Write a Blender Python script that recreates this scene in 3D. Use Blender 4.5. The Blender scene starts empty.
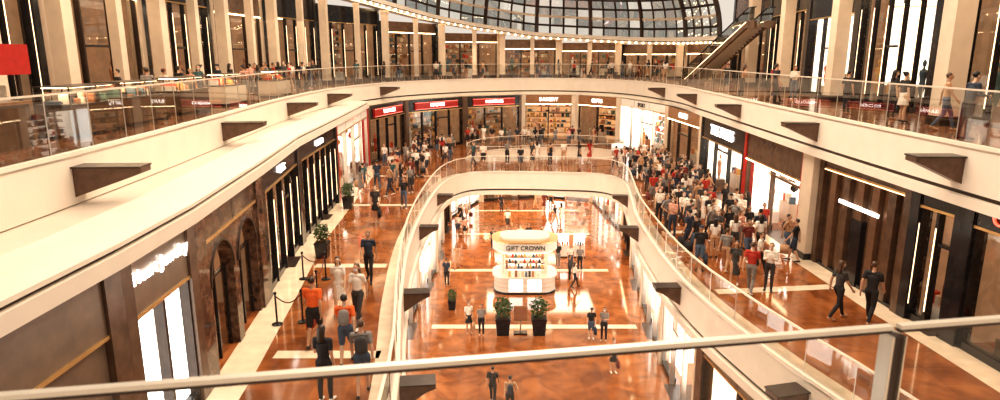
import bpy, bmesh, math, random
from mathutils import Vector, Matrix
random.seed(7)
scene = bpy.context.scene
COL = scene.collection
ZT, ZM, ZB = 0.0, -5.6, -11.8      # top, middle, bottom storey floors

# ------------------------------------------------------------------ materials
def mat(name, col, rough=0.5, metal=0.0, var=0.08, scale=6.0, emit=None, es=0.0, bump=0.0):
    m = bpy.data.materials.new(name); m.use_nodes = True
    nt = m.node_tree; b = nt.nodes['Principled BSDF']
    tc = nt.nodes.new('ShaderNodeTexCoord'); nz = nt.nodes.new('ShaderNodeTexNoise')
    nz.inputs['Scale'].default_value = scale; nz.inputs['Detail'].default_value = 3
    nt.links.new(tc.outputs['Object'], nz.inputs['Vector'])
    cr = nt.nodes.new('ShaderNodeValToRGB')
    cr.color_ramp.elements[0].position = 0.3; cr.color_ramp.elements[1].position = 0.7
    cr.color_ramp.elements[0].color = (*[max(0, c*(1-var)) for c in col], 1)
    cr.color_ramp.elements[1].color = (*[min(1, c*(1+var)) for c in col], 1)
    nt.links.new(nz.outputs['Fac'], cr.inputs['Fac'])
    nt.links.new(cr.outputs['Color'], b.inputs['Base Color'])
    b.inputs['Roughness'].default_value = rough; b.inputs['Metallic'].default_value = metal
    if emit:
        b.inputs['Emission Color'].default_value = (*emit, 1); b.inputs['Emission Strength'].default_value = es
    return m

def marble_floor(name, c1, c2, grout, rough=0.09):
    m = bpy.data.materials.new(name); m.use_nodes = True
    nt = m.node_tree; b = nt.nodes['Principled BSDF']
    tc = nt.nodes.new('ShaderNodeTexCoord')
    br = nt.nodes.new('ShaderNodeTexBrick'); br.offset = 0.0
    br.inputs['Scale'].default_value = 1.0
    br.inputs['Brick Width'].default_value = 0.9; br.inputs['Row Height'].default_value = 0.9
    br.inputs['Mortar Size'].default_value = 0.006
    br.inputs['Color1'].default_value = (*c1, 1); br.inputs['Color2'].default_value = (*c2, 1)
    br.inputs['Mortar'].default_value = (*grout, 1)
    nt.links.new(tc.outputs['Object'], br.inputs['Vector'])
    nz = nt.nodes.new('ShaderNodeTexNoise'); nz.inputs['Scale'].default_value = 0.8
    nz.inputs['Detail'].default_value = 10; nz.inputs['Distortion'].default_value = 1.2
    nt.links.new(tc.outputs['Object'], nz.inputs['Vector'])
    mx = nt.nodes.new('ShaderNodeMixRGB'); mx.blend_type = 'MULTIPLY'; mx.inputs['Fac'].default_value = 0.9
    cr = nt.nodes.new('ShaderNodeValToRGB')
    cr.color_ramp.elements[0].position = 0.34; cr.color_ramp.elements[0].color = (0.42, 0.36, 0.32, 1)
    cr.color_ramp.elements[1].position = 0.66; cr.color_ramp.elements[1].color = (1, 1, 1, 1)
    nt.links.new(nz.outputs['Fac'], cr.inputs['Fac'])
    nt.links.new(br.outputs['Color'], mx.inputs['Color1']); nt.links.new(cr.outputs['Color'], mx.inputs['Color2'])
    nt.links.new(mx.outputs['Color'], b.inputs['Base Color'])
    b.inputs['Roughness'].default_value = rough
    b.inputs['Specular IOR Level'].default_value = 0.9
    return m

def glass(name, tint=(0.9, 0.93, 0.92), refl=0.10):
    m = bpy.data.materials.new(name); m.use_nodes = True
    nt = m.node_tree; nt.nodes.clear()
    o = nt.nodes.new('ShaderNodeOutputMaterial'); t = nt.nodes.new('ShaderNodeBsdfTransparent')
    g = nt.nodes.new('ShaderNodeBsdfGlossy'); g.inputs['Roughness'].default_value = 0.02
    t.inputs['Color'].default_value = (*tint, 1)
    f = nt.nodes.new('ShaderNodeFresnel'); f.inputs['IOR'].default_value = 1.45
    ad = nt.nodes.new('ShaderNodeMath'); ad.operation = 'MULTIPLY_ADD'; ad.use_clamp = True
    ad.inputs[1].default_value = 0.75; ad.inputs[2].default_value = refl - 0.04
    nt.links.new(f.outputs[0], ad.inputs[0])
    mx = nt.nodes.new('ShaderNodeMixShader')
    nt.links.new(ad.outputs[0], mx.inputs[0]); nt.links.new(t.outputs[0], mx.inputs[1]); nt.links.new(g.outputs[0], mx.inputs[2])
    nt.links.new(mx.outputs[0], o.inputs['Surface'])
    return m

def emis(name, col, s):
    return mat(name, (0.8, 0.8, 0.8), 0.5, emit=col, es=s)

F_ORANGE = marble_floor('orange_marble', (0.44, 0.155, 0.05), (0.36, 0.12, 0.038), (0.22, 0.09, 0.04))
F_UPPER = marble_floor('upper_marble', (0.40, 0.19, 0.10), (0.34, 0.15, 0.08), (0.2, 0.1, 0.06), 0.15)
F_CREAM = mat('cream_marble', (0.82, 0.66, 0.49), 0.1, var=0.12, scale=2)
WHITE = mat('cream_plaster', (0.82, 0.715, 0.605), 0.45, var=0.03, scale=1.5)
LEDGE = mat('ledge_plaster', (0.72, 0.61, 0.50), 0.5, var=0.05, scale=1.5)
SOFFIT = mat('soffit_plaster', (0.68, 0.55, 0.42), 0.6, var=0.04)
DARKGAP = mat('shadow_gap', (0.05, 0.03, 0.022), 0.6)
BRONZE = mat('dark_bronze', (0.06, 0.04, 0.032), 0.3, 0.4, var=0.2)
RIBM = mat('bronze_rib', (0.24, 0.14, 0.085), 0.3, 0.5, var=0.15)
FINM = mat('fin_bronze', (0.13, 0.075, 0.05), 0.35, 0.3, var=0.2)
DBROWN = mat('brown_panel', (0.13, 0.077, 0.05), 0.25, 0.15, var=0.25, scale=3)
TAUPE = mat('taupe_panel', (0.20, 0.14, 0.10), 0.3, 0.15, var=0.15, scale=3)
BLACK = mat('black_panel', (0.017, 0.016, 0.018), 0.18, var=0.3)
MARBLE = mat('brown_marble', (0.11, 0.062, 0.042), 0.08, var=0.85, scale=5)
STONE = mat('cream_stone', (0.72, 0.585, 0.45), 0.4, var=0.06, scale=2)
STEEL = mat('brushed_steel', (0.72, 0.65, 0.57), 0.28, 0.9, var=0.05)
RAILM = mat('satin_handrail', (0.78, 0.69, 0.58), 0.38, 0.35, var=0.04)
GOLD = mat('brass', (0.75, 0.50, 0.23), 0.3, 0.9, var=0.05)
RED = mat('red_lacquer', (0.45, 0.018, 0.012), 0.3, var=0.1)
WOOD = mat('warm_wood', (0.32, 0.155, 0.07), 0.4, var=0.2, scale=4)
GLASS = glass('clear_glass')
GLASSR = glass('railing_glass', (0.88, 0.89, 0.87), 0.15)
GLASSF = glass('foreground_glass', (0.97, 0.98, 0.97), 0.06)
L_WARM = emis('warm_light', (1.0, 0.72, 0.42), 14.0)
L_STRIP = emis('strip_light', (1.0, 0.68, 0.38), 3.0)
L_WHITE = emis('white_light', (1.0, 0.91, 0.79), 15.0)
L_SIGN = emis('white_sign', (1.0, 0.95, 0.88), 5.0)
L_RED = emis('red_sign', (1.0, 0.04, 0.01), 2.0)
I_WARM = mat('warm_glow_backwall', (0.55, 0.31, 0.16), 0.6, var=0.5, scale=2, emit=(1.0, 0.54, 0.24), es=0.6)  # backwall materials glow by themselves to make shop interiors bright
I_WHITE = mat('white_glow_backwall', (0.85, 0.79, 0.72), 0.6, var=0.05, emit=(1.0, 0.86, 0.70), es=1.9)
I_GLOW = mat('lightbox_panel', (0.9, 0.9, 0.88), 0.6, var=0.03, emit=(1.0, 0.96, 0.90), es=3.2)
I_RED = mat('red_glow_backwall', (0.6, 0.05, 0.04), 0.5, var=0.1, emit=(0.9, 0.10, 0.06), es=0.5)
I_DIM = mat('dim_glow_backwall', (0.24, 0.12, 0.06), 0.6, var=0.4, scale=2, emit=(1.0, 0.55, 0.28), es=0.18)
GOODS = [mat('goods_%d' % i, c, 0.5) for i, c in enumerate([
    (0.65, 0.08, 0.04), (0.85, 0.75, 0.62), (0.04, 0.035, 0.04), (0.75, 0.42, 0.12), (0.08, 0.14, 0.2),
    (0.45, 0.2, 0.1), (0.85, 0.5, 0.36), (0.10, 0.18, 0.16), (0.93, 0.87, 0.8), (0.3, 0.13, 0.07)])]
KWM = mat('kiosk_lacquer', (0.78, 0.70, 0.61), 0.35, var=0.03)
GRED = [GOODS[0], GOODS[8], GOODS[0], GOODS[3], GOODS[8], GOODS[6]]
LEAF = mat('leaf_green', (0.05, 0.10, 0.03), 0.45, var=0.4)
SOIL = mat('soil', (0.05, 0.03, 0.02), 0.9)
ROPE = mat('velvet_rope', (0.12, 0.02, 0.02), 0.8)

# ------------------------------------------------------------------ mesh builder
class MB:
    def __init__(s): s.v = []; s.f = []; s.m = []; s.mats = []
    def mi(s, m):
        if m not in s.mats: s.mats.append(m)
        return s.mats.index(m)
    def face(s, pts, m):
        i = len(s.v); s.v += [tuple(p) for p in pts]; s.f.append(tuple(range(i, i+len(pts)))); s.m.append(s.mi(m))
    def box(s, x0, x1, y0, y1, z0, z1, m):
        i = len(s.v)
        s.v += [(x0,y0,z0),(x1,y0,z0),(x1,y1,z0),(x0,y1,z0),(x0,y0,z1),(x1,y0,z1),(x1,y1,z1),(x0,y1,z1)]
        for f in ((0,3,2,1),(4,5,6,7),(0,1,5,4),(1,2,6,5),(2,3,7,6),(3,0,4,7)):
            s.f.append(tuple(i+k for k in f)); s.m.append(s.mi(m))
    def prism(s, pts, y0, y1, m):
        n = len(pts); i = len(s.v)
        s.v += [(p[0], y0, p[1]) for p in pts] + [(p[0], y1, p[1]) for p in pts]
        s.f.append(tuple(i+k for k in range(n))); s.m.append(s.mi(m))
        s.f.append(tuple(i+n+k for k in reversed(range(n)))); s.m.append(s.mi(m))
        for k in range(n):
            q = (k+1) % n
            s.f.append((i+q, i+k, i+n+k, i+n+q)); s.m.append(s.mi(m))
    def lathe(s, cx, cy, prof, m, n=16, sx=1, sy=1):
        i = len(s.v)
        for r, z in prof:
            for k in range(n):
                a = 2*math.pi*k/n
                s.v.append((cx+r*math.cos(a)*sx, cy+r*math.sin(a)*sy, z))
        for j in range(len(prof)-1):
            for k in range(n):
                q = (k+1) % n
                s.f.append((i+j*n+k, i+j*n+q, i+(j+1)*n+q, i+(j+1)*n+k)); s.m.append(s.mi(m))
        s.f.append(tuple(i+k for k in reversed(range(n)))); s.m.append(s.mi(m))
        s.f.append(tuple(i+(len(prof)-1)*n+k for k in range(n))); s.m.append(s.mi(m))
    def tube(s, p0, p1, r0, r1, m, n=6):
        p0 = Vector(p0); p1 = Vector(p1); d = (p1-p0)
        if d.length < 1e-6: return
        q = d.to_track_quat('Z', 'Y'); i = len(s.v)
        for p, r in ((p0, r0), (p1, r1)):
            for k in range(n):
                a = 2*math.pi*k/n
                s.v.append(tuple(p + q @ Vector((r*math.cos(a), r*math.sin(a), 0))))
        for k in range(n):
            w = (k+1) % n
            s.f.append((i+k, i+w, i+n+w, i+n+k)); s.m.append(s.mi(m))
        s.f.append(tuple(i+k for k in reversed(range(n)))); s.m.append(s.mi(m))
        s.f.append(tuple(i+n+k for k in range(n))); s.m.append(s.mi(m))
    def mesh(s, name):
        me = bpy.data.meshes.new(name); me.from_pydata(s.v, [], s.f)
        for m in s.mats: me.materials.append(m)
        me.polygons.foreach_set('material_index', s.m); me.update()
        return me
    def build(s, name, matrix=None, parent=None, smooth=False):
        me = s.mesh(name)
        if smooth: me.polygons.foreach_set('use_smooth', [True]*len(me.polygons))
        o = bpy.data.objects.new(name, me); COL.objects.link(o)
        if matrix is not None: o.matrix_world = matrix
        if parent: o.parent = parent
        return o

def text_obj(name, body, size, m, parent, local, extrude=0.02, track=1.0):
    cu = bpy.data.curves.new(name, 'FONT'); cu.body = body; cu.size = size; cu.extrude = extrude
    cu.align_x = 'CENTER'; cu.align_y = 'CENTER'; cu.space_character = track
    o = bpy.data.objects.new(name, cu); COL.objects.link(o)
    bpy.context.view_layer.update()
    dg = bpy.context.evaluated_depsgraph_get()
    me = bpy.data.meshes.new_from_object(o.evaluated_get(dg)); me.materials.clear(); me.materials.append(m)
    bpy.data.objects.remove(o)
    t = bpy.data.objects.new(name, me); COL.objects.link(t)
    t.parent = parent; t.matrix_local = local
    return t

# ------------------------------------------------------------------ paths
def cr(pts, n=5, closed=False):
    P = [Vector(p) for p in pts]; out = []; N = len(P)
    segs = N if closed else N-1
    for i in range(segs):
        g = lambda k: P[k % N] if closed else P[min(max(k, 0), N-1)]
        a, b, c, d = g(i-1), g(i), g(i+1), g(i+2)
        for j in range(n):
            t = j/n
            out.append(0.5*((2*b)+(c-a)*t+(2*a-5*b+4*c-d)*t*t+(3*b-a-3*c+d)*t**3))
    if not closed: out.append(P[-1].copy())
    return out
def normals(path, closed=False):
    N = len(path); out = []
    for i in range(N):
        a = path[(i-1) % N] if (closed or i > 0) else path[i]
        b = path[(i+1) % N] if (closed or i < N-1) else path[i]
        t = (b-a).normalized(); out.append(Vector((t.y, -t.x)))
    return out
def offset(path, d, closed=False):
    return [p+n*d for p, n in zip(path, normals(path, closed))]
def resample(path, step, closed=False):
    P = path+[path[0]] if closed else path
    L = [0]
    for i in range(1, len(P)): L.append(L[-1]+(P[i]-P[i-1]).length)
    n = max(1, round(L[-1]/step)); out = []; k = 0
    for j in range(n+1):
        s = L[-1]*j/n
        while k < len(L)-2 and L[k+1] < s: k += 1
        t = (s-L[k])/max(1e-9, L[k+1]-L[k]); out.append(P[k].lerp(P[k+1], t))
    return out
def sweep(mb, path, prof, m, closed=False):
    nr = normals(path, closed); N = len(path); i0 = len(mb.v)
    for p, n in zip(path, nr):
        pf = prof(p) if callable(prof) else prof; K = len(pf)
        for o, z in pf: mb.v.append((p.x+n.x*o, p.y+n.y*o, z))
    segs = N if closed else N-1; mi = mb.mi(m)
    for i in range(segs):
        j = (i+1) % N
        for k in range(K):
            q = (k+1) % K
            mb.f.append((i0+i*K+k, i0+i*K+q, i0+j*K+q, i0+j*K+k)); mb.m.append(mi)
    if not closed:
        mb.f.append(tuple(i0+k for k in range(K))); mb.m.append(mi)
        mb.f.append(tuple(i0+(N-1)*K+k for k in reversed(range(K)))); mb.m.append(mi)
def rect(o0, o1, z0, z1): return [(o0, z0), (o1, z0), (o1, z1), (o0, z1)]
def ip(tab, y):
    if y <= tab[0][0]: return tab[0][1]
    for (y0, v0), (y1, v1) in zip(tab, tab[1:]):
        if y0 <= y <= y1: return v0+(v1-v0)*(y-y0)/(y1-y0)
    return tab[-1][1]

TOP_EDGE = cr([(-9.6,1.0),(-9.5,6),(-9.5,12),(-9.8,18),(-10.3,24),(-11.1,34),(-10.9,44),(-8.7,53),(-3.7,59.5),(2,62.3),(7,61.6),(11,57),(12.7,48),(12.5,40),(11.9,28),(11.5,18),(11.5,8),(11.5,2.0)])
VOID1 = cr([(-2.2,0.5),(-2.3,7),(-2.5,13.7),(-3.3,20),(-3.9,27),(-3.9,35),(-3.4,40.5),(-2.0,43.2),(0.5,43.6),(4,43.3),(6.8,42.6),(7.8,40),(7.3,35),(6.7,30),(6.5,22),(7.2,16.5),(8.2,12),(8.9,6),(8.9,0.5)])
VOID2 = cr([(-2.5,48.6),(-1.5,53),(2,55.2),(6,55.6),(9,54),(9.8,51.2),(8.5,49.8),(5,49.4),(1,48.4)], closed=True)

def slab(name, outer, holes, ztop, th, floor_m, side_m):
    cu = bpy.data.curves.new(name, 'CURVE'); cu.dimensions = '2D'; cu.fill_mode = 'BOTH'; cu.extrude = th/2
    for poly in [outer]+holes:
        sp = cu.splines.new('POLY'); sp.points.add(len(poly)-1)
        for k, p in enumerate(poly): sp.points[k].co = (p[0], p[1], 0, 1)
        sp.use_cyclic_u = True
    o = bpy.data.objects.new(name, cu); COL.objects.link(o); bpy.context.view_layer.update()
    me = bpy.data.meshes.new_from_object(o.evaluated_get(bpy.context.evaluated_depsgraph_get()))
    bpy.data.objects.remove(o)
    me.materials.clear(); me.materials.append(floor_m); me.materials.append(side_m)
    for p in me.polygons: p.material_index = 0 if (p.center.z > 0 and abs(p.normal.z) > 0.9) else 1
    ob = bpy.data.objects.new(name, me); COL.objects.link(ob); ob.location.z = ztop-th/2
    return ob
R = lambda x0, x1, y0, y1: [(x0,y0),(x1,y0),(x1,y1),(x0,y1)]
slab('floor_upper', R(-30,30,-6,85), [[(p.x,p.y) for p in TOP_EDGE]], ZT, 0.3, F_UPPER, WHITE)
slab('floor_middle', R(-18,22,-6,72), [[(p.x,p.y) for p in VOID1], [(p.x,p.y) for p in VOID2]], ZM, 0.3, F_ORANGE, WHITE)
mb = MB(); mb.box(-18,22,-6,85,ZB-0.3,ZB,F_ORANGE); mb.build('floor_ground')

def inlay(name, polys, z):
    b = MB()
    for q in polys:
        b.face([(x,y,z+0.006) for x,y in q], F_CREAM)
    b.build(name)
def band(path, o0, o1):
    a = offset(path, o0); c = offset(path, o1)
    return [[(a[i].x,a[i].y),(c[i].x,c[i].y),(c[i+1].x,c[i+1].y),(a[i+1].x,a[i+1].y)] for i in range(len(path)-1)]
MIDWALL = [(-6.8,1.0),(-6.8,5.0),(-6.8,10.9),(-6.95,14.0),(-7.6,20),(-8.4,26.5),(-8.8,34.5),(-9.5,46.5),(-7.7,53),(-3.2,58.3),(2,61),(7,60.5),(10.4,56.5),(12.2,47.5),(12.5,40),(12.3,32.2),(12.1,25.2),(12.2,24.2),(12.3,18.8),(12.5,16.8),(12.8,10),(12.8,3)]
MW = [Vector(p) for p in MIDWALL]
mwl = resample(MW[:8], 2.0); mwr = resample(MW[13:], 2.0)
polys = band(mwl, 0.0, 0.9)+band(mwr, 0.0, 0.8)+band(VOID1[:35], -0.55, -0.12)+band(VOID1[55:], -0.55, -0.12)
def crossband(x0,x1,y,w=0.45,dy=0): return [(x0,y),(x1,y+dy),(x1,y+dy+w),(x0,y+w)]
for y,x0,x1 in ((9,-6.8,-2.6),(15.8,-6.0,-3.2),(23.3,-7.0,-4.3),(33.5,-7.8,-4.5),(42,-8.2,-4)): polys.append(crossband(x0,x1,y))
for y,x0,x1 in ((12,8.8,11.9),(20.5,7.3,11.4),(28,7.3,11.3),(36,8.1,11.5)): polys.append(crossband(x0,x1,y,dy=0.5))
inlay('floor_inlay_middle', polys, ZM)
polys = []
for y in (14,22.5,31.8,41,50,58): polys.append(crossband(-3.6,7.2,y,0.5))
inlay('floor_inlay_ground', polys, ZB)

# fascias + balustrades
def fascia(name, path, zt, hf, closed=False):
    b = MB()
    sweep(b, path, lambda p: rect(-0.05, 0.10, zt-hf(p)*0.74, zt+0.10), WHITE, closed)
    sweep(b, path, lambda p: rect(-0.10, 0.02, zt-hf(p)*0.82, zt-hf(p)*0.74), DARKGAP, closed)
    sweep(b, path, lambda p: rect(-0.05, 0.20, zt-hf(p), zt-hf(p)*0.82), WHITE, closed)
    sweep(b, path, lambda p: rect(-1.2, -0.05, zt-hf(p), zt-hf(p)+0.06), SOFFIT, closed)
    sweep(b, path, rect(0.10, 0.115, zt-0.02, zt+0.02), STEEL, closed)
    b.build(name)
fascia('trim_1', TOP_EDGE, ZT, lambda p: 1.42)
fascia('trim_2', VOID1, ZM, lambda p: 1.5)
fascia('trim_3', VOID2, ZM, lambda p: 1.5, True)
def balustrade(name, path, zt, h=1.15, closed=False, step=1.6):
    P = resample(path, step, closed); b = MB()
    for i in range(len(P)-1):
        a, c = P[i], P[i+1]; d = (c-a).normalized()*0.02
        b.face([(a.x+d.x,a.y+d.y,zt+0.10),(c.x-d.x,c.y-d.y,zt+0.10),(c.x-d.x,c.y-d.y,zt+h-0.03),(a.x+d.x,a.y+d.y,zt+h-0.03)], GLASSR)
        b.tube((a.x,a.y,zt+0.08),(a.x,a.y,zt+h-0.02),0.013,0.013,STEEL,4)
    sweep(b, P[:-1] if closed else P, rect(-0.035,0.035,zt+h-0.04,zt+h), RAILM, closed)
    b.build(name)
balustrade('glass_balustrade', TOP_EDGE, ZT, 1.4)
balustrade('glass_balustrade', VOID1, ZM)
balustrade('glass_balustrade', VOID2, ZM, closed=True)

def fin(path, y, side, z, L=1.6):
    nr = normals(path)
    c = [(abs(p.y-y), i) for i, p in enumerate(path) if (p.x < 3) == (side < 0)]
    i = min(c)[1]; p = path[i]; n = nr[i]
    b = MB(); b.prism([(0.10,z-0.25),(L,z-0.25),(L,z-0.36),(L-0.25,z-0.46),(0.10,z-0.9)], -0.22, 0.22, FINM)
    b.box(0.10, L, -0.28, 0.28, z-0.25, z-0.21, BRONZE)
    M = Matrix(((n.x,-n.y,0,p.x),(n.y,n.x,0,p.y),(0,0,1,0),(0,0,0,1)))
    b.build('bracket_light', M)
for y in (5,14,24,33,42,51): fin(TOP_EDGE, y, -1, ZT)
for y in (8,15.5,23.5,32,41,50): fin(TOP_EDGE, y, 1, ZT, 1.3)
for y in (8,15,22,30,38): fin(VOID1, y, -1, ZM, 1.0)
for y in (9,15,22,30,37): fin(VOID1, y, 1, ZM, 1.0)

# bulkhead over the left middle shops : ledge, shadow gap and lip
b = MB()
for i in range(7):
    a, c = MW[i], MW[i+1]
    P_ = [a.lerp(c, k/4) for k in range(5)]
    for p, q in zip(P_, P_[1:]):
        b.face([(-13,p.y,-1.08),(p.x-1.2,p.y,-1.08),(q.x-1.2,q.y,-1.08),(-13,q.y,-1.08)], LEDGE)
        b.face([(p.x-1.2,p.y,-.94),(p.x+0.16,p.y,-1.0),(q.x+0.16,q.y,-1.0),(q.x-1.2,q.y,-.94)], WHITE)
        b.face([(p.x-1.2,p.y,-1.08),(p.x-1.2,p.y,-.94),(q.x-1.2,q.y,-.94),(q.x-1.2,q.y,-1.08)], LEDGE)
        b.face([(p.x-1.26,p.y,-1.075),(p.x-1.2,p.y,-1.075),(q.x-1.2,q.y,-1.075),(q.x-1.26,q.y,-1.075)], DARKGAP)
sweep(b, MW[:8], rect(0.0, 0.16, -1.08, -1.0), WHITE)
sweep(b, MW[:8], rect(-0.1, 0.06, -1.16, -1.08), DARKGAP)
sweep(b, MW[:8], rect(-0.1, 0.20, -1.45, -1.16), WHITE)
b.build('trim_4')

# ------------------------------------------------------------------ shopfronts
def shop(A, B, z0, H, st, label=None, seed=0, name='shopfront', depth=3.2):
    rnd = random.Random(seed*31+5)
    A = Vector(A); B = Vector(B); d = B-A; L = d.length; d.normalize()
    M = Matrix(((d.x,-d.y,0,A.x),(d.y,d.x,0,A.y),(0,0,1,z0),(0,0,0,1)))
    b = MB(); bulk = st.get('bulk', DBROWN); pier = st.get('pier', DBROWN); bh = st.get('bh', 0.9)
    pw = st.get('pw', 0.3); back = st.get('back', I_WARM); frame = st.get('frame', BRONZE)
    goods = st.get('goods', GOODS)
    top = H-bh
    b.box(0, pw, -0.12, 0.35, 0, H, pier); b.box(L-pw, L, -0.12, 0.35, 0, H, pier)
    b.box(pw, L-pw, -0.06, 0.35, top, H, bulk)
    b.box(0, L, -0.09, -0.06, top-0.02, top+0.05, st.get('trim', GOLD))
    nb = max(1, round(L/3))
    for k in range(nb+1):
        x = pw+(L-2*pw)*k/nb
        b.box(x-0.012, x+0.012, -0.068, -0.06, top+0.05, H, DARKGAP)
    kind = st.get('kind', 'glass')
    n = max(2, round((L-2*pw)/st.get('bay', 1.7))); w = (L-2*pw)/n; door = n//2
    if kind == 'ribbed':
        m = int((L-2*pw)/0.42)
        for k in range(m):
            x = pw+(L-2*pw)*k/m; ww = (L-2*pw)/m
            b.box(x+0.03, x+ww-0.03, -0.06 if k % 2 else 0.1, 0.3, 0.1, top, RIBM if k % 3 else DBROWN)
        b.box(pw, L-pw, 0.2, 0.35, 0, top, BLACK)
        b.box(pw, L-pw, -0.05, 0.3, 0, 0.12, BLACK)
        b.box(L*0.28, L*0.72, -0.11, -0.07, top*0.72, top*0.72+0.12, L_SIGN)
        b.box(L*0.44, L*0.56, -0.09, 0.2, 0, 2.3, BLACK)
        b.box(pw, L-pw, -0.1, -0.06, top-0.05, top-0.02, L_STRIP)
    elif kind == 'arch':
        r = min(0.95, w*0.40)
        for k in range(n):
            xa = pw+w*k; cx = xa+w/2; zc = top-r-0.25
            b.box(xa, cx-r, -0.05, 0.3, 0, top, MARBLE); b.box(cx+r, xa+w, -0.05, 0.3, 0, top, MARBLE)
            arc = [(cx+r*math.cos(math.pi*j/12), zc+r*math.sin(math.pi*j/12)) for j in range(13)]
            for j in range(12):
                (x1,z1),(x2,z2) = arc[j], arc[j+1]
                b.prism([(x1,z1),(x1,top),(x2,top),(x2,z2)], -0.05, 0.3, MARBLE)
                ex = [(cx+(r+.07)*math.cos(math.pi*q/12), zc+(r+.07)*math.sin(math.pi*q/12)) for q in (j,j+1)]
                b.prism([(x1,z1),ex[0],ex[1],(x2,z2)], -0.09, -0.05, BRONZE)
            b.face([(cx-r,0.2,0.0),(cx+r,0.2,0.0),(cx+r,0.2,zc),(cx-r,0.2,zc)], GLASS)
            for q in (-r, 0, r): b.box(cx+q-0.03, cx+q+0.03, 0.16, 0.24, 0, zc+ (r if q == 0 else 0), BLACK)
            b.box(cx-r, cx+r, 0.16, 0.24, zc-0.04, zc+0.04, BLACK)
    elif kind == 'panels':
        for k in range(n):
            xa = pw+w*k; b.box(xa+0.02, xa+w-0.02, 0.0, 0.3, 0.1, top*0.55 if k % 2 else top, TAUPE)
            if k % 2:
                b.box(xa+0.1, xa+w-0.1, 0.3, 0.36, top*0.55, top-0.1, I_GLOW); b.face([(xa,0.05,top*.55),(xa+w,0.05,top*.55),(xa+w,0.05,top),(xa,0.05,top)], GLASS)
        b.box(pw, L-pw, 0.0, 0.3, 0, 0.1, BLACK)
    else:
        for k in range(n+1):
            x = pw+w*k; b.box(x-0.05, x+0.05, -0.04, 0.16, 0, top, frame)
            if st.get('strips'): b.box(x-0.015, x+0.015, -0.055, -0.04, 0.5, top-0.5, L_STRIP)
        for k in range(n):
            xa = pw+w*k+0.05; xb = pw+w*(k+1)-0.05
            if k == door and kind != 'closed':
                b.box(xa, xb, 0.0, 0.14, 2.5, 2.6, frame)
                b.face([(xa,0.07,2.6),(xb,0.07,2.6),(xb,0.07,top),(xa,0.07,top)], GLASS)
                b.box(xa, xb, -0.3, 1.2, 0.0, 0.012, BRONZE)
                continue
            b.box(xa, xb, 0.0, 0.25, 0, 0.22, st.get('plinth', BLACK))
            b.face([(xa,0.07,0.22),(xb,0.07,0.22),(xb,0.07,top),(xa,0.07,top)], GLASS)
            if kind == 'closed' or (st.get('lightbox') and k % 2 == 0):
                yb = 0.14 if kind == 'closed' else 0.5
                b.box(xa+0.06, xb-0.06, yb, yb+.06, 0.26, top-0.08, I_GLOW)
            else:
                cx = (xa+xb)/2; g = rnd.choice(goods)
                b.box(cx-0.35, cx+0.35, 0.45, 1.0, 0.0, 0.55, rnd.choice([STONE, TAUPE, GOODS[8]]))
                if rnd.random() < 0.6:
                    b.lathe(cx, 0.72, [(0.05,0.55),(0.17,0.95),(0.13,1.2),(0.2,1.5),(0.19,1.6),(0.05,1.68),(0.045,1.75),(0.09,1.82),(0.1,1.92),(0.04,2.02)], g, 10, 1, 0.7)
                else:
                    for q in range(3):
                        b.box(cx-0.3+q*0.22, cx-0.14+q*0.22, 0.6, 0.8, 0.55, 0.75+rnd.random()*0.5, rnd.choice(goods))
    b.box(0, L, depth, depth+0.1, 0, H, back)  # wall surface emits light, standing in for interior lighting
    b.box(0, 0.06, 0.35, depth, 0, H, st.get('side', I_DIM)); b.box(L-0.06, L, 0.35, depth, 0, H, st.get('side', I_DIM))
    b.box(0, L, 0.35, depth, top+0.2, top+0.3, SOFFIT)
    b.box(0, L, -0.02, depth+0.1, H-0.02, H, SOFFIT)
    lm = st.get('lamp', L_WARM)
    for k in range(max(1, int(L/1.8))):
        x = (k+0.5)*L/max(1, int(L/1.8)); b.box(x-0.25, x+0.25, 0.9, 1.2, top+0.14, top+0.2, lm); b.box(x-0.25, x+0.25, 2.1, 2.4, top+0.14, top+0.2, lm)
    for q in range(9):
        z = 0.4+q*0.5
        if z > top-0.3: break
        b.box(0.3, L-0.3, depth-0.35, depth, z, z+0.04, st.get('shelf', WOOD))
        x = 0.4
        while x < L-0.7:
            ww = rnd.uniform(0.12, 0.45)
            if rnd.random() < 0.85: b.box(x, x+ww, depth-0.3, depth-0.08, z+0.04, z+0.04+rnd.uniform(0.15, 0.42), rnd.choice(goods))
            x += ww+rnd.uniform(0.04, 0.2)
    for q in range(int(L/3)):
        x = (q+0.5)*3; b.box(x-0.6, x+0.6, 1.5, 2.0, 0, 0.85, rnd.choice([WOOD, STONE, GOODS[8]]))
        for r in range(4): b.box(x-0.5+r*0.26, x-0.32+r*0.26, 1.6, 1.85, 0.85, 1.0+rnd.random()*0.3, rnd.choice(goods))
    if st.get('hang'):
        for q in range(int(L*1.6)):
            x = rnd.uniform(.5, L-.5); yy = rnd.uniform(.5, 2.2); z = rnd.uniform(top-1.0, top-.3); g = rnd.choice(goods)
            b.tube((x,yy,z+.15),(x,yy,top+.2),.008,.008,BLACK,4); b.lathe(x, yy, [(.04,z-.17),(.15,z-.08),(.17,z),(.15,z+.08),(.04,z+.17)], g, 10)
    if st.get('signbox'):
        b.box(L*0.14, L*0.86, -0.2, -0.06, top+0.18, H-0.22, st['signbox'])
        b.box(L*0.14, L*0.86, -0.21, -0.2, top+0.20, top+0.23, L_RED); b.box(L*0.14, L*0.86, -0.21, -0.2, H-.27, H-.24, L_RED)
    if st.get('cove'):
        b.box(pw, L-pw, -0.1, -0.04, top-0.06, top-0.02, st['cove'])
    o = b.build(name, M)
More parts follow.
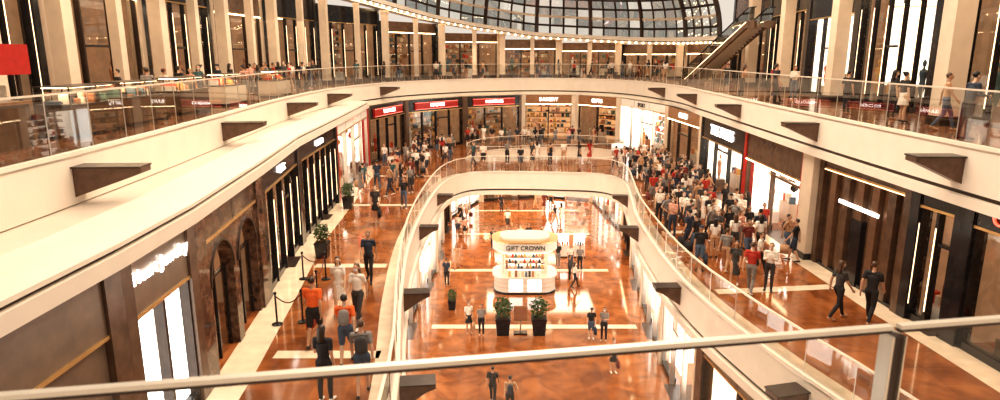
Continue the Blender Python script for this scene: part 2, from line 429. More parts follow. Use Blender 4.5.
    if label:
        size = st.get('ts', 0.5)
        text_obj('sign_letters', label, size, st.get('tm', L_SIGN), o, Matrix.Translation((L*st.get('tx', 0.5), -0.23 if st.get('signbox') else -0.10, top+bh*st.get('tz', .5))) @ Matrix.Rotation(math.pi/2, 4, 'X'), track=1.1)
    return o

S_PANEL = dict(bulk=TAUPE, pier=DBROWN, bh=1.1, kind='panels', back=I_WARM, pw=0.5, bay=1.5)
S_OPEN = dict(bulk=TAUPE, pier=DBROWN, bh=1.1, kind='glass', back=I_WARM, pw=0.5, bay=2.2)
S_JEWEL = dict(bulk=TAUPE, pier=DBROWN, bh=1.15, pw=0.35, bay=1.3, kind='closed', back=I_WHITE, ts=0.38, lamp=L_WHITE, tz=.66)
S_ARCH = dict(bulk=MARBLE, pier=MARBLE, bh=0.7, pw=0.7, bay=2.3, kind='arch', back=I_WARM, ts=.4)
S_LUX = dict(bulk=BLACK, pier=BLACK, bh=0.7, pw=0.35, bay=1.3, kind='glass', back=I_WARM, frame=BLACK, ts=0.34, strips=True)
S_BRIGHT = dict(bulk=GOODS[8], pier=STONE, bh=0.6, pw=0.25, bay=2.2, back=I_WHITE, side=I_WHITE, lamp=L_WHITE, frame=STEEL, ts=0.45, tm=BLACK, lightbox=True)
S_TOYS = dict(bulk=GOODS[8], pier=RED, bh=0.6, pw=0.25, bay=2.6, back=I_WHITE, side=I_WHITE, lamp=L_WHITE, frame=STEEL, ts=0.5, tm=L_RED, goods=GRED, hang=True)
S_REDS = dict(bulk=BLACK, pier=DBROWN, bh=1.0, pw=0.3, bay=1.6, back=I_DIM, signbox=RED, tm=L_SIGN, ts=0.36, frame=BLACK)
S_WARM = dict(bulk=WOOD, pier=STONE, bh=0.8, pw=0.4, bay=2.0, back=I_WARM, frame=BRONZE, ts=0.45, cove=L_WARM)
S_DARK = dict(bulk=DBROWN, pier=BLACK, bh=0.9, pw=0.4, bay=1.5, back=I_DIM, frame=BLACK, ts=0.5, cove=L_WARM)
S_SIGN = dict(bulk=BLACK, pier=BLACK, bh=1.3, pw=0.25, bay=2.2, back=I_WHITE, frame=BLACK, ts=0.8, lamp=L_WHITE, side=I_WHITE)
S_PORT = dict(bulk=DBROWN, pier=RED, bh=1.35, pw=0.3, bay=3.2, back=I_WHITE, side=I_WHITE, lamp=L_WHITE, frame=DBROWN, cove=L_WARM, goods=GRED+GOODS, hang=True)
S_RIB = dict(bulk=DBROWN, pier=DBROWN, bh=0.5, pw=0.3, kind='ribbed')
S_NEON = dict(bulk=BLACK, pier=BLACK, bh=0.8, pw=0.3, bay=1.8, back=I_WARM, frame=BLACK, ts=0.6, tm=L_RED, tx=0.25)
seq = [(0,S_PANEL,None),(1,S_PANEL,None),(2,S_JEWEL,'Heart Jewelry'),(3,S_ARCH,None),(4,S_LUX,'OPTIC'),(5,S_LUX,'MAISON'),(6,S_TOYS,'TOYS'),(7,S_REDS,'TEA HOUSE'),(8,S_REDS,'KITCHEN'),(9,S_REDS,'NOODLES'),(10,S_WARM,'BAKERY'),(11,S_WARM,'GIFTS'),(12,S_BRIGHT,'SPORT'),(13,S_WARM,'BOOKS'),(14,S_SIGN,'THE PRESS'),(15,S_PORT,None),(17,S_RIB,None),(18,S_LUX,None),(19,S_NEON,'OPEN'),(20,S_LUX,None)]
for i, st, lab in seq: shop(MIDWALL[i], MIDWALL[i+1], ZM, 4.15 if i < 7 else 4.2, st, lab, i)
b = MB(); b.box(11.85,12.5,24.25,25.15,ZM,-1.5,STONE); b.box(11.8,12.5,24.2,25.2,ZM,ZM+0.25,BLACK); b.build('stone_column')

BW = [(-2.9,2),(-2.95,9),(-3.2,15),(-4.1,21.5),(-4.7,28),(-4.7,35),(-4.2,41),(-4.4,48),(-4.4,55),(-2,62),(4,64),(9,62),(9.8,50),(8.9,42),(8.1,35),(7.5,28),(7.3,22),(8.0,16),(9.2,9),(9.6,3)]
bs = [S_BRIGHT,S_WARM,S_BRIGHT,S_BRIGHT,S_BRIGHT,S_BRIGHT,S_BRIGHT,S_WARM,S_BRIGHT,S_WARM,S_BRIGHT,S_BRIGHT,S_WARM,S_BRIGHT,S_BRIGHT,S_BRIGHT,S_OPEN,S_LUX,S_LUX]
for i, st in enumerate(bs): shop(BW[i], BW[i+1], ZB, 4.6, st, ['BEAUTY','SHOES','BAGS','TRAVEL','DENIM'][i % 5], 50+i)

TW = [(-15,2),(-15.2,9),(-15.5,16),(-15.8,23),(-16,30),(-16,37),(-15.6,44),(-14,51),(-10.5,58),(-6,64),(0,67.5),(6,68),(12,66),(17,61),(18.8,54),(18.5,46),(17.5,38),(16.5,31),(15.8,24),(15.5,17),(15.5,10),(15.5,3)]
def czf(x): return ip([(-15.3,7.0),(-12,6.4),(-7,5.3),(-3,4.7),(3,3.95),(15,3.3),(19,3.2)], x)
ts = [S_LUX,S_OPEN,S_LUX,S_WARM,S_LUX,S_WARM,S_LUX,S_LUX,S_DARK,S_WARM,S_DARK,S_WARM,S_DARK,S_WARM,S_DARK,S_LUX,S_SIGN,S_LUX,S_LUX,S_OPEN,S_LUX]
for i, st in enumerate(ts):
    H = 7.0 if i > 13 else min(czf(TW[i][0]), czf(TW[i+1][0]))-.05
    st = dict(st, bh=st['bh']+max(0, H-5.4))
    if st['back'] is I_WARM: st['back'] = I_DIM
    if st['bulk'] is WOOD: st['bulk'] = DBROWN
    shop(TW[i], TW[i+1], ZT, H, st, None, 90+i, depth=4.0)
TWP = cr(TW[:15], 4); TWR = cr(TW[14:], 4)
def cor(path, zf, nm):
    b = MB()
    sweep(b, path, lambda p: rect(-0.3,1.3,zf(p),zf(p)+.35), WHITE); sweep(b, path, lambda p: rect(1.3,1.5,zf(p)-.12,zf(p)+.5), WHITE)
    sweep(b, path, lambda p: rect(0.9,1.0,zf(p)-.04,zf(p)), L_WARM); sweep(b, path, lambda p: rect(1.5,1.52,zf(p)+.1,zf(p)+.16), DARKGAP)
    P = resample(path, .8)
    for p, n in zip(P, normals(P)):
        q = p+n*1.56; z = zf(p)-.02; b.lathe(q.x, q.y, [(.02,z-.06),(.06,z-.03),(.06,z+.03),(.02,z+.06)], L_WARM, 8)
    b.build(nm)
cor(TWP, lambda p: czf(p.x), 'trim_5'); cor(TWR, lambda p: 7.0, 'trim_6')
def column(x, y, z0, h, r=0.36):
    b = MB(); b.box(x-r,x+r,y-r,y+r,z0,z0+h,STONE); b.box(x-r-0.05,x+r+0.05,y-r-0.05,y+r+0.05,z0,z0+0.3,BRONZE)
    b.box(x-r-0.04,x+r+0.04,y-r-0.04,y+r+0.04,z0+h-0.25,z0+h,STONE); b.build('stone_column')
twn = normals([Vector(p) for p in TW])
for i in range(1, 14):
    p = Vector(TW[i])+twn[i]*0.75; column(p.x, p.y, ZT, czf(p.x)-.02, .28)
    q = Vector(TW[i]).lerp(Vector(TW[i+1]), 0.5)+twn[i]*0.75
    if i < 13: column(q.x, q.y, ZT, czf(q.x)-.02, 0.2)
for x, y in ((14.3,21.0),(16.2,32),(17.3,40.5),(14.4,13.5),(17.9,47.5)): column(x, y, ZT, 6.95, .32)

def dl(nm, path, z, off):
    b = MB()
    for p in resample(offset(path, off), 2.2): b.lathe(p.x, p.y, [(.1, z-.025), (.1, z-.005)], L_WARM, 10)
    b.build(nm)
dl('recessed_downlights', VOID1, ZM-1.5, -0.35); dl('recessed_downlights', VOID2, ZM-1.5, -0.35)

# ------------------------------------------------------------------ glazed roof vault
e = bpy.data.objects.new('glass_roof', None); COL.objects.link(e)
FROST = glass('roof_glass', (0.42, 0.46, 0.46), 0.22)
ROOFC = glass('roof_glass_clear', (0.9, 0.92, 0.9), 0.12)
def roof(path, zf, nm):
    far = resample(path, 1.45); nr = normals(far); V = []; Fc = []; NV = 15
    for p, n in zip(far, nr):
        for j in range(NV+1):
            a = math.radians(82)*j/NV
            V.append((p.x+n.x*(1.2+11*(1-math.cos(a))), p.y+n.y*(1.2+11*(1-math.cos(a))), zf(p)+.4+9*math.sin(a)))
    for i in range(len(far)-1):
        for j in range(NV): Fc.append((i*(NV+1)+j, (i+1)*(NV+1)+j, (i+1)*(NV+1)+j+1, i*(NV+1)+j+1))
    me = bpy.data.meshes.new(nm); me.from_pydata(V, [], Fc); me.materials.append(BRONZE)
    o = bpy.data.objects.new(nm+'_frame', me); COL.objects.link(o); o.parent = e
    wm = o.modifiers.new('w', 'WIREFRAME'); wm.thickness = 0.2
    b = MB(); rnd = random.Random(3)
    for f in Fc: b.face([V[k] for k in f], rnd.choice([FROST, FROST, ROOFC]))
    b.build(nm+'_glazing', None, e)
    b = MB()
    for i in range(0, len(far), 4):
        for j in range(NV): b.tube(V[i*(NV+1)+j], V[i*(NV+1)+j+1], .2, .2, BRONZE, 6)
    for j in (2, 5, 9):
        for i in range(len(far)-1): b.tube(V[i*(NV+1)+j], V[(i+1)*(NV+1)+j], .12, .12, STONE, 6)
    b.build(nm+'_ribs', None, e)
roof(TWP, lambda p: czf(p.x), 'roof_main'); roof(TWR, lambda p: 7.0, 'roof_side')

# ------------------------------------------------------------------ foreground bridge with railing
ang = math.atan2(.309, 1.798)
MF = Matrix.Translation((0, 1.23, 0)) @ Matrix.Rotation(ang, 4, 'Z')
root = bpy.data.objects.new('bridge_railing', None); COL.objects.link(root)
b = MB()
for x0, x1 in ((-4.0, 0.905), (0.925, 4.0)):
    b.box(x0, x1, -0.009, 0.009, 1.590, 1.600, RAILM); b.box(x0, x1, -0.006, 0.006, 1.582, 1.590, BRONZE)
b.build('handrail', MF, root)
b = MB()
for x in (-2.4, 0.915, 3.2):
    b.box(x-0.020, x-0.014, -0.02, 0.02, 0.5, 1.578, STEEL); b.box(x-0.014, x+0.014, -0.012, 0.012, 0.5, 1.575, BRONZE); b.box(x+0.014, x+0.018, -0.02, 0.02, 0.5, 1.578, STEEL)
b.build('rail_posts', MF, root)
b = MB()
for x0, x1 in ((-4,-2.43),(-2.37,0.89),(0.94,3.17)): b.face([(x0,0,0.55),(x1,0,0.55),(x1,0,1.58),(x0,0,1.58)], GLASSF)
b.build('glass_panel', MF, root)
b = MB(); b.box(-12,14,-3.2,0.05,0.1,0.5,WHITE); b.box(-12,14,-3.2,0.0,0.5,0.52,F_CREAM); b.build('floor_bridge', MF)

# ------------------------------------------------------------------ people
def ell(bm, c, r):
    ret = bmesh.ops.create_icosphere(bm, subdivisions=2, radius=1.0)
    for v in ret['verts']: v.co = Vector((v.co.x*r[0]+c[0], v.co.y*r[1]+c[1], v.co.z*r[2]+c[2]))
    return ret['verts']
def hull_mesh(prims):
    bm = bmesh.new()
    for lab, c0, r0, c1, r1 in prims:
        t = bmesh.new(); ell(t, c0, r0); ell(t, c1, r1)
        res = bmesh.ops.convex_hull(t, input=t.verts)
        bmesh.ops.delete(t, geom=list({g for g in res['geom_interior']+res['geom_unused'] if isinstance(g, bmesh.types.BMVert)}), context='VERTS')
        m = bpy.data.meshes.new('t'); t.to_mesh(m); t.free(); bm.from_mesh(m); bpy.data.meshes.remove(m)
    return bm
def S(r): return (r, r, r) if not isinstance(r, tuple) else r
SK, TP, BT, SH, HR, BG, DK, MK = range(8)
RDM = 9
def person_mesh(name, pose, female=False, bottoms='trousers', hair='short', pack=False, bag=None, mask=False, sleeve='short', lean=0.0):
    P = []; add = lambda lab, c0, r0, c1, r1: P.append((lab, Vector(c0), S(r0), Vector(c1), S(r1)))
    k = 0.88 if female else 1.0
    T = lambda x, y, z: (x, y-lean*max(0, z-0.95), z)
    add(BT, (0,0,.92), (.155,.112,.09), (0,0,1.0), (.142*(.95 if female else 1),.10,.07))
    add(TP, T(0,0,1.03), (.138*k,.10,.08), T(0,-.005,1.28), (.16*k,.112,.11))
    add(TP, T(-.135*k,0,1.40), (.062,.07,.05), T(.135*k,0,1.40), (.062,.07,.05))
    add(SK, T(0,.008,1.43), .05, T(0,-.01,1.53), .048)
    add(SK, T(0,-.012,1.63), (.074,.09,.088), T(0,-.03,1.565), (.052,.062,.05))
    for s in (-1, 1):
        arm = pose['arm'][0 if s < 0 else 1]
        sh = Vector(T(s*.175*k,0,1.395)); el = Vector(T(s*(.175*k+arm[0][0]), arm[0][1], arm[0][2])); wr = Vector(T(s*(.175*k+arm[1][0]), arm[1][1], arm[1][2]))
        ms = sh.lerp(el, .6)
        if sleeve == 'long':
            add(TP, sh, .06, el, .047); add(TP, el, .046, wr, .034)
        else:
            add(TP, sh, .062, ms, .054); add(SK, ms, .042, el, .038); add(SK, el, .038, wr, .027)
        hd = (wr-el).normalized()
        add(SK, wr, (.022,.027,.022), wr+hd*.075, (.02,.036,.022))
        leg = pose['leg'][0 if s < 0 else 1]
        hp = Vector((s*.088,0,.90)); kn = Vector((s*.095,leg[0][0],leg[0][1])); an = Vector((s*.10,leg[1][0],leg[1][1]))
        lt = {'trousers': (BT, BT), 'shorts': (BT, SK), 'skirt': (SK, SK), 'dress': (SK, SK)}[bottoms]
        g = 1.0 if bottoms in ('trousers',) else 0.86
        add(lt[0], hp, (.092,.10,.09), kn, (.062 if g == 1 else .055))
        if bottoms == 'shorts': add(BT, hp, (.1,.108,.09), hp.lerp(kn, .8), .082)
        add(lt[1], kn, .06*g, kn.lerp(an, .35)+Vector((0,.015,0)), .06*g)
        add(lt[1], kn.lerp(an, .35)+Vector((0,.015,0)), .06*g, an, .042*g)
        toe = leg[2]
        add(SH, an+Vector((0,.03,-.035)), (.038,.045,.042), an+Vector((s*.02,-.15,toe)), (.042,.05,.026))
    if bottoms in ('skirt', 'dress'):
        zz = .55 if bottoms == 'skirt' else .42
        add(BT if bottoms == 'skirt' else TP, (0,0,1.0), (.14,.105,.05), (0,0,zz+.05), (.2,.17,.03))
    bm = hull_mesh(P); me = bpy.data.meshes.new(name+'_raw'); bm.to_mesh(me); bm.free()
    ob = bpy.data.objects.new('tmp', me); COL.objects.link(ob)
    r = ob.modifiers.new('r', 'REMESH'); r.mode = 'VOXEL'; r.voxel_size = 0.0165
    sm = ob.modifiers.new('s', 'SMOOTH'); sm.factor = .5; sm.iterations = 2
    bpy.context.view_layer.update()
    ev = bpy.data.meshes.new_from_object(ob.evaluated_get(bpy.context.evaluated_depsgraph_get()))
    bpy.data.objects.remove(ob)
    vs = [v.co.copy() for v in ev.vertices]
    out = MB(); slots = [bpy.data.materials.get('slot%d' % i) or bpy.data.materials.new('slot%d' % i) for i in range(8)]
    for sl in slots: out.mi(sl)
    out.v = [tuple(v) for v in vs]
    pre = []
    for lab, c0, r0, c1, r1 in P:
        d = c1-c0; pre.append((lab, c0, Vector(r0), d, Vector(r1), max(1e-9, d.length_squared)))
    for p in ev.polygons:
        c = p.center; best = 9; bl = 0
        for lab, c0, r0, d, r1, l2 in pre:
            t = min(1, max(0, (c-c0).dot(d)/l2)); q = c-(c0+d*t); rr = r0.lerp(r1, t)
            dd = (math.sqrt((q.x/rr.x)**2+(q.y/rr.y)**2+(q.z/rr.z)**2)-1)*min(rr)
            if dd < best: best = dd; bl = lab
        out.f.append(tuple(p.vertices)); out.m.append(bl)
    ex = []
    E = lambda lab, c0, r0, c1=None, r1=None: ex.append((lab, c0, S(r0), c1 or c0, S(r1 or r0)))
    E(HR, T(0,.014,1.648), (.083,.092,.088))
    if hair == 'long':
        E(HR, T(0,.035,1.63), (.085,.078,.085), T(0,.085,1.42), (.085,.035,.06))
    elif hair == 'bun': E(HR, T(0,.105,1.69), .042)
    if hair == 'cap':
        E(BG, T(0,0,1.675), (.09,.098,.065)); E(BG, T(0,-.1,1.655), (.06,.06,.01))
    for s in (-1, 1):
        E(SK, T(s*.08,.0,1.605), (.012,.022,.032)); E(DK, T(s*.03,-.094,1.622), (.013,.008,.007))
    E(SK, T(0,-.1,1.61), (.01,.01,.012), T(0,-.112,1.588), (.016,.012,.01))
    if mask: E(MK, T(0,-.075,1.60), (.05,.035,.01), T(0,-.06,1.545), (.045,.045,.02))
    else: E(RDM, T(0,-.091,1.557), (.024,.006,.006))
    if pack:
        E(BG, T(0,.17,1.12), (.13,.08,.1), T(0,.155,1.33), (.12,.07,.09))
        for s in (-1,1): E(BG, T(s*.09,-.105,1.2), (.018,.012,.02), T(s*.1,.02,1.455), (.02,.03,.012))
    for lab, c0, r0, c1, r1 in ex:
        t = hull_mesh([(lab, c0, r0, c1, r1)]); i0 = len(out.v)
        out.v += [tuple(v.co) for v in t.verts]; t.verts.index_update()
        for f in t.faces: out.f.append(tuple(i0+v.index for v in f.verts)); out.m.append(lab if lab < 8 else DK)
        t.free()
    for s in (-1, 1):
        arm = pose['arm'][0 if s < 0 else 1]
        el = Vector(T(s*(.175*k+arm[0][0]), arm[0][1], arm[0][2])); wr = Vector(T(s*(.175*k+arm[1][0]), arm[1][1], arm[1][2]))
        hd = (wr-el).normalized(); sd = Vector((0,1,0))
        if abs(hd.y) > .7: sd = Vector((0,0,1))
        inw = Vector((-s,0,0)); base = wr+hd*.08
        for q, ln in zip((-.027,-.009,.009,.026), (.062,.074,.07,.054)):
            a = base+sd*q; m1 = a+hd*ln*.55+inw*.006; m2 = m1+hd*ln*.4+inw*.022
            out.tube(a-hd*.02, m1, .0095, .0085, slots[0], 6); out.tube(m1, m2, .0085, .0065, slots[0], 6)
        a = wr+hd*.03-sd*.03; m1 = a-sd*.022+hd*.025; out.tube(a, m1, .011, .01, slots[0], 6); out.tube(m1, m1+hd*.028+inw*.008, .01, .007, slots[0], 6)
        if bag and s == 1:
            h = base+hd*.03; z1 = h.z-.16
            out.box(h.x-.06, h.x+.06, h.y-.16, h.y+.16, z1-.34, z1, slots[5])
            out.tube((h.x,h.y-.08,z1), (h.x,h.y-.02,h.z), .006, .006, slots[5], 5); out.tube((h.x,h.y+.08,z1), (h.x,h.y+.02,h.z), .006, .006, slots[5], 5)
    me = out.mesh(name); me.polygons.foreach_set('use_smooth', [True]*len(me.polygons)); me.update()
    return me
down = [(.03,.02,1.12),(.05,-.03,.87)]; down2 = [(.05,.04,1.13),(.04,-.07,.89)]
swF = [(.03,-.10,1.13),(.03,-.26,.92)]; swB = [(.04,.12,1.14),(.05,.13,.88)]
phone = [(.03,-.01,1.12),(-.05,-.24,1.20)]; rest = [(.05,-.08,1.14),(-.02,-.33,1.12)]; hip = [(.13,.06,1.16),(.0,-.06,1.02)]
legS = [(-.005,.49),(.0,.085),-.055]; legB = [(-.06,.49),(-.05,.085),-.055]
stand = dict(arm=[down,down2], leg=[legS,legB])
walk = dict(arm=[swF,swB], leg=[[(.03,.49),(.28,.14),-.10],[(-.17,.52),(-.27,.085),-.04]])
walk2 = dict(arm=[swB,swF], leg=[[(-.13,.51),(-.20,.085),-.05],[(.02,.49),(.2,.11),-.07]])
relax = dict(arm=[down,phone], leg=[[(-.05,.49),(-.02,.085),-.055],[(.01,.49),(.03,.085),-.055]])
both = dict(arm=[phone,phone], leg=[legS,legB])
hips = dict(arm=[hip,down], leg=[legB,legS])
railp = dict(arm=[rest,rest], leg=[legS,[(.03,.49),(.1,.09),-.055]])
T = {
 'ms': person_mesh('man_standing', stand), 'mw': person_mesh('man_walking', walk), 'mh': person_mesh('man_hand_on_hip', hips, pack=True),
 'mb': person_mesh('man_backpack', walk2, bottoms='shorts', pack=True), 'msh': person_mesh('man_shorts', stand, bottoms='shorts', hair='cap', bag=True),
 'mo': person_mesh('man_carrying_bag', walk2, bottoms='shorts', bag=True),
 'ws': person_mesh('woman_standing', relax, True, hair='long', mask=True), 'ww': person_mesh('woman_walking', walk2, True, bottoms='dress', hair='long'),
 'wt': person_mesh('woman_striding', walk, True, bottoms='trousers', hair='long', mask=True),
 'wk': person_mesh('woman_skirt', stand, True, bottoms='skirt', hair='bun', mask=True, bag=True), 'mp': person_mesh('man_phone', both, sleeve='long'),
 'wr': person_mesh('woman_at_rail', railp, True, hair='long', lean=.12), 'mr': person_mesh('man_at_rail', railp, sleeve='long', lean=.15)}
skins = [mat('skin_%d' % i, c, .55) for i, c in enumerate([(.60,.34,.22),(.50,.27,.16),(.66,.42,.28)])]
def cl(n, c): return mat('cloth_'+n, c, .8, var=.12, scale=20)
tops = {n: cl(n, c) for n, c in dict(black=(.022,.019,.02), white=(.82,.73,.64), navy=(.03,.04,.065), grey=(.24,.21,.19), red=(.42,.035,.02), orange=(.80,.14,.025), tan=(.52,.30,.17), teal=(.05,.11,.11), pink=(.64,.33,.24), maroon=(.17,.03,.02), denim=(.08,.11,.16), charcoal=(.055,.048,.045)).items()}
hairs = [mat('hair_%d' % i, c, .4) for i, c in enumerate([(.015,.01,.008),(.04,.02,.01),(.09,.045,.022)])]
shoes = [tops['black'], tops['white'], tops['tan']]; maskm = mat('face_mask', (.75,.78,.80), .8); eyes = mat('eye_dark', (.03,.015,.012), .3)
placed = []
def person(t, x, y, z, rot, top=None, bot=None, s=None, bag=None):
    nm = {'m': 'man', 'w': 'woman'}[t[0]]
    o = bpy.data.objects.new(nm, T[t]); COL.objects.link(o)
    r = random
    tn = top or r.choice(['black']*5+['white']*4+['navy','grey','grey','red','tan','tan','teal','pink','maroon','charcoal','charcoal'])
    bn = bot or r.choice(['black','black','denim','denim','charcoal','tan','grey','navy'])
    ms = [r.choice(skins), tops[tn], tops[bn], r.choice(shoes), r.choice(hairs), tops[bag or r.choice(['black','grey','tan','maroon','navy'])], eyes, maskm]
    for i, m in enumerate(ms):
        o.material_slots[i].link = 'OBJECT'; o.material_slots[i].material = m
    s = s or r.uniform(.93, 1.06)
    o.location = (x, y, z+0.007); o.rotation_euler = (0, 0, math.radians(rot)); o.scale = (s, s, s)
    placed.append((x, y, z)); return o
# rot 0 : faces the camera (-Y) ; 180 : walks away
person('mo', -5.05, 16.5, ZM, 175, 'orange', 'black', 1.17, 'red')
person('ww', -4.95, 18.9, ZM, 10, 'white', 'tan', 1.05)
person('wt', -4.15, 17.9, ZM, -15, 'white', 'charcoal', 1.12)
person('mb', -3.95, 15.5, ZM, 185, 'orange', 'denim', 1.1, 'grey')
person('ws', -4.0, 13.6, ZM, 170, 'black', 'black', 1.1)
person('mb', -3.2, 13.9, ZM, 190, 'grey', 'denim', 1.1, 'charcoal')
person('mw', -4.6, 21.8, ZM, 0, 'navy', 'black')
person('wk', -5.9, 30, ZM, 0); person('mw', -5.0, 33, ZM, 10)
person('wt', 10.15, 18.4, ZM, 100, 'charcoal', 'black', 1.08); person('mw', 10.95, 18.1, ZM, 130, 'black', 'black', 1.12)
def free(x, y, z, d=.6): return all((p[0]-x)**2+(p[1]-y)**2 > d*d or abs(p[2]-z) > 1 for p in placed)
ks = list(T.keys()); ks_w = [k for k in ks if k not in ('wr', 'mr')]
def crowd(n, fx, y0, y1, z, rots=(0,180), d=.65, kinds=None, seed=1):
    random.seed(seed); c = 0; tries = 0; cen = []
    while c < n and tries < n*80:
        tries += 1; y = random.uniform(y0, y1); a, b_ = fx(y); x = random.uniform(a, b_)
        if cen and random.random() < .6:       # people gather in small groups
            g = random.choice(cen); x = g[0]+random.uniform(-1,1); y = g[1]+random.uniform(-1,1)
            if not (y0 < y < y1): continue
            a, b_ = fx(y)
            if not (a < x < b_): continue
        if free(x, y, z, d):
            cen.append((x, y)); person(random.choice(kinds or ks_w), x, y, z, random.choice(rots)+random.uniform(-60, 60)); c += 1
RE = [(16,7.6),(22,6.9),(30,7.1),(35,7.7),(40,8.2),(44,7.5),(60,7.5)]
crowd(48, lambda y: (ip(RE, y)+.4, 11.4), 24, 34, ZM, seed=3)
crowd(52, lambda y: (ip(RE, y)+.4, 11.6), 34, 45, ZM, seed=4)
crowd(6, lambda y: (ip(RE, y)+.4, 9.8), 20.5, 24, ZM, seed=14)
crowd(26, lambda y: (-8.2, -4.6), 36, 46, ZM, seed=5)
crowd(10, lambda y: (-2, 7.5), 44.6, 47.8, ZM, seed=6)
crowd(18, lambda y: (-4, 9.5), 56.4, 57.6, ZM, seed=7)
crowd(16, lambda y: (-7, -3.6), 46, 53, ZM, seed=8)
for a in (('ms',-.95,31,0,'grey','black'),('wk',-1.6,31.2,20,'white','black'),('msh',4.6,30.6,0,'black','denim'),('ws',5.2,30.3,-20,'grey','black'),('mw',-.3,24.2,170,'black','black'),('mh',.4,23.4,180,'tan','black'),('wk',5.1,27,10,'red','black'),
          ('mw',4.7,41.5,0,'white','navy'),('ms',5.3,41.2,0,'grey','black'),('ws',3.9,41.8,10,'black','grey'),('mp',4.4,39.2,90,'charcoal','black'),('wt',4.6,38.0,100,'white','black'),('ms',-3.3,38.2,160,'navy','black'),('ww',-2.9,41.6,0,'tan','black')):
    person(a[0], a[1], a[2], ZB, a[3], a[4], a[5])
crowd(18, lambda y: (-3.5, 7.5), 45.5, 60, ZB, seed=9)
for a in (('mw',13.2,19.4,60,'tan','denim'),('wk',13.4,21.8,100,'black','white'),('ws',13.7,22.9,90,'black','black'),('mr',12.3,17.2,90,'navy','charcoal'),('mw',13.2,16.0,0,'black','black'),('ms',13.2,25,120,'black','black'),
          ('ms',12.7,30.4,100,'black','black'),('mw',13.1,31.4,60,'navy','black'),('wk',14.4,34.6,0,'red','black'),('mp',14.8,33.2,0,'white','denim'),('wr',12.8,34.8,90,'tan','black')):
    person(a[0], a[1], a[2], ZT, a[3], a[4], a[5])
tp = resample(TOP_EDGE, .9); tn_ = normals(tp); random.seed(12)
for i, (p, n) in enumerate(zip(tp, tn_)):
    if p.y > 38 and random.random() < (.9 if p.x > 3 else .5):
        q = p-n*(.6+random.random()*2.3)
        if q.x > 13.2 and q.y < 54: continue
        if free(q.x, q.y, ZT): person(random.choice(ks_w), q.x, q.y, ZT, random.uniform(0, 360))
crowd(34, lambda y: (-14.0, -13.35), 23, 50, ZT, seed=10)

# ------------------------------------------------------------------ kiosk on the ground storey
root = bpy.data.objects.new('gift_kiosk', None); COL.objects.link(root); root.location = (1.5, 38, ZB)
b = MB()
def rr(hx, hy, r, n=8):
    pts = []
    for cx, cy, a0 in ((hx-r,hy-r,0),(-hx+r,hy-r,90),(-hx+r,-hy+r,180),(hx-r,-hy+r,270)):
        for k in range(n+1):
            a = math.radians(a0+90*k/n); pts.append((cx+r*math.cos(a), cy+r*math.sin(a)))
    return pts
def ringwall(b, hx, hy, r, z0, z1, m, cap=True):
    pts = rr(hx, hy, r); n = len(pts)
    for k in range(n):
        q = (k+1) % n; b.face([(*pts[k],z0),(*pts[q],z0),(*pts[q],z1),(*pts[k],z1)], m)
    if cap: b.face([(*p,z1) for p in pts], m); b.face([(*p,z0) for p in reversed(pts)], m)
KW = KWM
ringwall(b, 1.9, 1.3, .9, 0, .12, BLACK); ringwall(b, 1.85, 1.25, .88, .12, 1.0, KW); ringwall(b, 1.95, 1.35, .95, 1.0, 1.07, KW)
for z in (.4, .7): ringwall(b, 1.865, 1.265, .885, z, z+.03, GOLD, False)
for x in (-.55, .55):
    b.box(x-.40, x+.40, -1.275, -1.255, .2, .92, I_GLOW)
for x in (-1.3, 1.3):
    for y in (-.6, .6): b.lathe(x, y, [(.08,1.07),(.08,2.6)], KW, 12)
b.box(-1.0,1.0,.1,.2,1.07,2.55,I_WHITE)
for z in (1.3, 1.65, 2.0, 2.3):
    b.box(-1.2,1.2,-.35,.35,z,z+.03,TAUPE)
    for k in range(13):
        x = -1.15+k*.18; b.box(x, x+.13, -.3, -.15, z+.03, z+.13+random.random()*.17, random.choice(GOODS))
for k in range(10):
    x = -1.0+k*.2; b.box(x, x+.13, -1.15, -.95, 1.07, 1.2+random.random()*.25, random.choice(GOODS))
ringwall(b, 1.75, 1.2, .9, 2.55, 2.65, L_STRIP); ringwall(b, 1.95, 1.4, 1.2, 2.65, 3.2, KW); ringwall(b, 2.0, 1.45, 1.25, 3.2, 3.26, GOLD)
ringwall(b, 1.5, 1.0, .85, 3.26, 3.4, KW)
o = b.build('kiosk_body'); o.parent = root
text_obj('sign_letters', 'GIFT CROWN', .37, BLACK, root, Matrix.Translation((0,-1.43,2.93)) @ Matrix.Rotation(math.pi/2,4,'X'))
b = MB()
for x in (3.0, 4.1):
    b.box(x-.4,x+.4,-.3,.3,0,.1,BLACK); b.box(x-.4,x+.4,-.3,.3,.1,.9,KW); b.box(x-.36,x+.36,-.02,.02,.9,1.7,I_GLOW)
    for q in range(4): b.box(x-.32+q*.17,x-.2+q*.17,-.25,-.1,.9,1.05+random.random()*.2,random.choice(GOODS))
o = b.build('display_counter', Matrix.Translation((1.5,44.3,ZB)))

